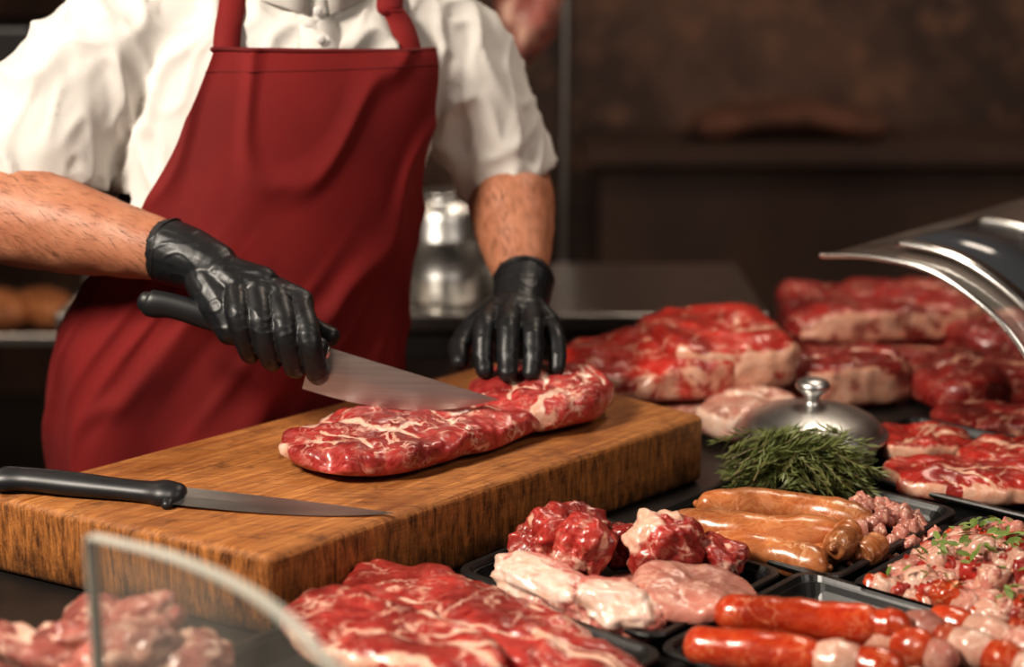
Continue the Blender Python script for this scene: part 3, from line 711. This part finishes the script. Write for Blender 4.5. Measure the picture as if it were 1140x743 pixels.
for i in range(34):
    rd=random.Random(i+5); a_=rd.uniform(-.125,.140); b_=rd.uniform(-.06,.06); c_=T(TPc,a_,b_)
    z=.966+.027*(i%3)*(1-abs(a_)/.25)
    chunk(mb,(c_[0],c_[1],z),(rd.uniform(.026,.042),rd.uniform(.018,.026),rd.uniform(.014,.020)),(rd.uniform(-.4,.4),rd.uniform(-.4,.4),rd.uniform(0,6)),i+20,2.8,.3,4,0,flat=.9446)
lo(mb.build('pork_pieces_pile',['pork']))
mb=MB()
steak(mb,*T(T5,-.085,.03),.950,.030,.06,.045,.2,21,na=160,nr=40,sq=3)
steak(mb,*T(T5,.02,-.055),.950,.034,.09,.05,-.2,22,na=180,nr=44,w=.005,sq=3)
steak(mb,*T(T5,.03,.05),.952,.034,.08,.05,.3,23,na=160,nr=40,sq=3)
lo(mb.build('beef_steaks',['beef_bright']))
mb=MB()
steak(mb,.165,2.060,.976,.060,.108,.070,.10,31,na=260,nr=70,rough=.008,p=5.5,w=.004,k=5,rimk=.6,tilt=(.05,.15),sq=6,j=.04,freq=16,rdir=-1.2)
steak(mb,.262,2.110,.976,.076,.090,.085,.35,33,na=260,nr=70,rough=.008,p=5.5,w=.004,k=3,rimk=.9,tilt=(-.08,.12),sq=6,j=.04,freq=16,rdir=-.9)
lo(mb.build('beef_joint',['beef_bright']))
mb=MB()
steak(mb,.215,2.085,.9405,.036,.13,.09,.1,35,na=180,nr=44,rough=.005,w=.006,sq=3.5)
steak(mb,.285,1.985,.9405,.052,.060,.045,.7,32,na=160,nr=40,rough=.006,sq=3.5)
lo(mb.build('pork_loin',['pale']))
mb=MB(); steak(mb,.53,2.42,.962,.062,.14,.085,.15,41,na=220,nr=60,rough=.008,p=5,w=.005,k=4,sq=5,j=.05,freq=16,rimk=.6,rdir=-1.3,tilt=(0,.10)); steak(mb,.50,2.38,.9405,.026,.16,.11,.2,48,na=160,nr=40,rough=.003,sq=4)
lo(mb.build('beef_joint.001',['beef']))
mb=MB(); steak(mb,.425,2.14,.9405,.066,.085,.058,.25,42,na=220,nr=60,rough=.008,p=5,w=.004,k=4,sq=5,j=.05,freq=16,rimk=.7,rdir=-1.0); steak(mb,.60,2.14,.9405,.055,.09,.07,.5,43,na=180,nr=44,rough=.008,p=4,w=.005,sq=4.5,freq=16,rimk=.3); steak(mb,.72,2.36,.9405,.06,.10,.08,.5,44,na=160,nr=40,rough=.008,sq=4.5,rimk=.3)
steak(mb,.585,1.99,.9405,.034,.07,.05,.1,45,na=160,nr=40,sq=4,rimk=.4)
lo(mb.build('beef_roasts',['beef']))
# lid
mb=MB(); cx,cy=.345,1.885
prof=[(.060,.941),(.072,.943),(.078,.966),(.080,.972),(.087,.974),(.089,.977),(.087,.980),(.081,.981),(.080,.986),(.075,.992),(.062,.999),(.042,1.005),(.020,1.009),(.009,1.010),(.008,1.018),(.012,1.023),(.017,1.027),(.020,1.032),(.018,1.037),(.010,1.040),(.001,1.041)]
lathe(mb,prof,cx,cy,72); lo(mb.build('steel_serving_dish_with_lid',['alu']))
# rosemary
mb=MB(); rd=random.Random(3)
for i in range(125):
    cx,cy=.302,1.725; ln=rd.uniform(.06,.105)
    dirx=rd.gauss(1,.5)*(1 if rd.random()<.75 else -1); diry=rd.gauss(0,.5)
    d=Vector((dirx,diry*.8,rd.uniform(-.05,.30))).normalized()
    base=Vector((cx+rd.uniform(-.035,.035)-d.x*ln*.5,cy+rd.uniform(-.030,.030)-d.y*ln*.5,rd.uniform(.965,1.004)))
    pts=[base+d*ln*t+Vector((0,0,.012*math.sin(math.pi*t)-(.012*t*t))) for t in (0,.33,.66,1)]
    pts=[Vector((p.x,p.y,max(p.z,.955))) for p in pts]
    mb.add(*tube([tuple(p) for p in pts],[.0011,.001,.0008,.0005],5,3,False),1)
    cr=catmull([tuple(p) for p in pts],9)
    for k in range(1,len(cr)):
        for q in range(3):
            tdir=(Vector(cr[k])-Vector(cr[k-1])).normalized(); o_=Vector((rd.gauss(0,1),rd.gauss(0,1),rd.gauss(0,1))); o_=(o_-o_.dot(tdir)*tdir).normalized()
            ld=(tdir*.85+o_*.65).normalized(); L_=rd.uniform(.010,.020); s=ld.cross(o_).normalized()*.0011; b0=Vector(cr[k])
            mb.add([b0,b0+ld*L_*.5+s,b0+ld*L_,b0+ld*L_*.5-s],[(0,1,2,3)],0)
lo(mb.build('rosemary_bunch',['green','stem'],smooth=False))
# ---------------- glass ----------------
def sheet(p0,dirv,prof):
    P=catmull([(t,z,0) for t,z in prof],10); return [(p0[0]+dirv[0]*t,p0[1]+dirv[1]*t,z) for t,z,_ in P]
gp=empty('curved_display_glass')
prof=[(0,1.143),(.07,1.150),(.145,1.143),(.21,1.113),(.256,1.075),(.30,1.01),(.325,CT+.002)]
P=sheet((.370,2.0),av,prof)
def strip(P,e0,e1,dz,name,mat,solid=0):
    V=[];F=[]
    for p in P:
        for e_ in (e0,e1): V.append((p[0]+bv[0]*e_,p[1]+bv[1]*e_,p[2]+dz))
    for i in range(len(P)-1): F.append((2*i,2*i+1,2*i+3,2*i+2))
    mb=MB(); mb.add(V,F); mb.build(name,[mat],gp,solid=solid)
strip(P,0,.75,0,'canopy','canopy')
mb=MB(); mb.add(*tube(P,[.0036]*len(P),8,1)); mb.build('edge_trim',['chrome'],gp)
P2=P[10:44]
strip(P2,.05,.075,.006,'chrome_band_1','chrome',.006)
strip(P2,.075,.26,.005,'smoked_panel','tinted',.005)
strip(P2,.26,.29,.006,'chrome_band_2','chrome',.006)
mb=MB(); pp=P[3]
mb.add(*tube([(pp[0]+bv[0]*.7,pp[1]+bv[1]*.7,CT+.001),(pp[0]+bv[0]*.7,pp[1]+bv[1]*.7,1.145)],[.006,.006],12,4))
mb.build('support_post',['chrome'],gp)
gl=empty('glass_end_panel')
prof=[(0,1.143),(.095,1.151),(.175,1.145),(.234,1.119),(.275,1.075),(.30,1.01),(.305,CT+.002)]
P=sheet((-.2805,1.056),av,prof)
mb=MB()
V=[];F=[]; th=.009
for off in (0,th):
    for p in P: V.append((p[0]+bv[0]*off,p[1]+bv[1]*off,p[2])); V.append((p[0]+bv[0]*off,p[1]+bv[1]*off,CT+.0005))
m_=len(P)*2
for o_ in (0,m_):
    for i in range(len(P)-1): F.append((o_+2*i,o_+2*i+1,o_+2*i+3,o_+2*i+2))
mb.add(V,F); mb.build('panel',['glass'],gl,smooth=False)
mb=MB(); E=[(P[0][0],P[0][1],CT+.0005)]+[(P[0][0],P[0][1],z) for z in (1.0,1.07,1.13)]+[tuple(p) for p in P]
V=[];F=[]
for p in E: V.append(p); V.append((p[0]+bv[0]*th,p[1]+bv[1]*th,p[2]))
for i in range(len(E)-1): F.append((2*i,2*i+1,2*i+3,2*i+2))
mb.add(V,F); mb.build('polished_edge',['rim'],gl,smooth=False,solid=.0018)
# ---------------- background ----------------
mb=MB()
box(mb,(-.165,2.93,.885),(1.17,.42,.03),0,0); box(mb,(-.165,2.95,.45),(1.10,.36,.02),0,0)
for x in (-.70,.37):
    for y in (2.76,3.1): box(mb,(x,y,.435),(.04,.04,.87),0,0)
box(mb,(-.165,2.745,.845),(1.1,.02,.05),0,1)
mb.build('steel_workbench',['steel','darksteel'],smooth=False,bevel=.004)
def can(name,cx,cy,z,r,h):
    mb=MB(); P=[(r*.9,z),(r,z+.005),(r,z+h*.2),(r*1.04,z+h*.22),(r*1.04,z+h*.25),(r,z+h*.27),(r,z+h*.55),(r*1.04,z+h*.57),(r*1.04,z+h*.6),(r,z+h*.62),(r,z+h*.78),(r*.85,z+h*.88),(r*.6,z+h*.92),(r*.6,z+h*.96),(r*.66,z+h*.98),(r*.6,z+h),(.002,z+h)]
    lathe(mb,P,cx,cy,40); mb.build(name,['alu'])
can('steel_canister',-.115,2.83,.9005,.060,.185); can('steel_canister.001',-.025,2.92,.9005,.048,.15); can('steel_canister.002',-.24,2.93,.9005,.05,.20)
mb=MB(); mb.add(*tube([(.112,3.6,.0),(.112,3.6,1.5),(.112,3.6,3.1)],[.011]*3,12,4)); mb.build('conduit_pipe',['steel'])
hm=empty('hanging_meat')
mb=MB(); chunk(mb,(.035,3.2,1.40),(.060,.055,.13),(0,.1,0),77,2.2,.2,4,0); mb.build('beef_leg',['pork'],hm)
mb=MB(); mb.add(*tube([(.035,3.2,1.50),(.035,3.2,1.8),(.05,3.2,1.9),(.035,3.2,1.98)],[.004]*4,8,4)); mb.add(*tube([(-.5,3.2,1.98),(0,3.2,1.98),(.6,3.2,1.98)],[.012]*3,10,2))
for x in (-.5,.6): mb.add(*tube([(x,3.2,1.98),(x,3.2,3.1)],[.01]*2,10,2))
mb.build('hook_and_rail',['darksteel'],hm)
mb=MB()
for x in (-1.75,-.80):
    for y in (3.2,3.6): box(mb,(x,y,1.05),(.035,.035,2.1))
for z in (.3,.74,1.12,1.42,1.75,2.05): box(mb,(-1.275,3.4,z),(.98,.44,.02))
mb.build('storage_rack',['steel'],smooth=False,bevel=.003)
mb=MB()
for i in range(9):
    chunk(mb,(-1.62+.088*i,3.26,.785),(.05,.09,.036),(0,0,.1*i),i+90,2.2,.12,3,0)
mb.build('bread_loaves',['bread'])
mb=MB()
for i,(x,z,w,h) in enumerate([(-1.55,1.13,.22,.18),(-1.25,1.13,.25,.12),(-.98,1.13,.16,.2),(-1.5,1.43,.3,.2),(-1.1,1.43,.24,.15),(-1.4,1.76,.3,.17)]):
    box(mb,(x,3.4,z+h/2+.0005),(w,.3,h))
mb.build('storage_boxes',['counter'],smooth=False,bevel=.01)
mb=MB(); box(mb,(1.35,5.05,.86),(2.3,.5,.05)); box(mb,(1.35,5.08,.42),(2.2,.44,.83))
mb.build('wooden_sideboard',['crate'],smooth=False,bevel=.006)
mb=MB()
for i in range(26): chunk(mb,(.58+.038*(i%13)+.01*(i//13),4.98+.09*(i//13),.925+.03*math.sin((i%13)/12*3.14)),(.06,.06,.04),(0,0,i),i+120,2.1,.15,3,0)
mb.build('cured_sausage_heap',['rust'])
for o in low: o.location.z-=DROP
# ---------------- lights ----------------
def area(name,loc,tgt,size,power,col,sy=None):
    ld=D.lights.new(name,'AREA'); ld.energy=power; ld.color=col; ld.size=size
    if sy: ld.shape='RECTANGLE'; ld.size_y=sy
    o=link(D.objects.new(name,ld)); o.location=loc
    o.rotation_euler=(Vector(tgt)-Vector(loc)).to_track_quat('-Z','Y').to_euler(); return o
area('ceiling_lamp_key',(-1.35,.60,2.55),(-.1,1.75,1.05),.5,66,(1,.90,.78))
area('fill_light',(1.4,.6,2.6),(.3,1.6,.95),.8,12,(1,.90,.80))  # added soft fill, not a fixture of the shop
area('back_light',(.7,2.6,2.8),(.3,2.0,1.0),.5,12,(1,.85,.7))  # area light from above and behind; no fixture modelled
area('wall_fill_light',(1.6,3.6,2.9),(1.3,5.4,1.6),.9,32,(1,.80,.66))  # added to brighten the back wall; no real lamp hangs here
area('rack_fill_light',(-1.6,2.6,2.7),(-1.3,3.4,1.0),.5,6,(1,.8,.62))  # unseen warm light, added so the rack shelves stand out
w=D.worlds.new('world'); C.scene.world=w; w.use_nodes=True
w.node_tree.nodes['Background'].inputs[0].default_value=(.9,.84,.78,1); w.node_tree.nodes['Background'].inputs[1].default_value=.17
# ---------------- camera ----------------
cd=D.cameras.new('camera'); cd.lens=60; cd.sensor_width=36; cam=link(D.objects.new('camera',cd))
cam.location=(0,0,1.5455); cam.rotation_euler=(math.radians(76),0,0)
cd.dof.use_dof=True; cd.dof.focus_distance=1.66; cd.dof.aperture_fstop=2.4
C.scene.camera=cam
C.scene.view_settings.view_transform='Standard'
try: C.scene.view_settings.look='Medium High Contrast'
except Exception as e_: print(e_)
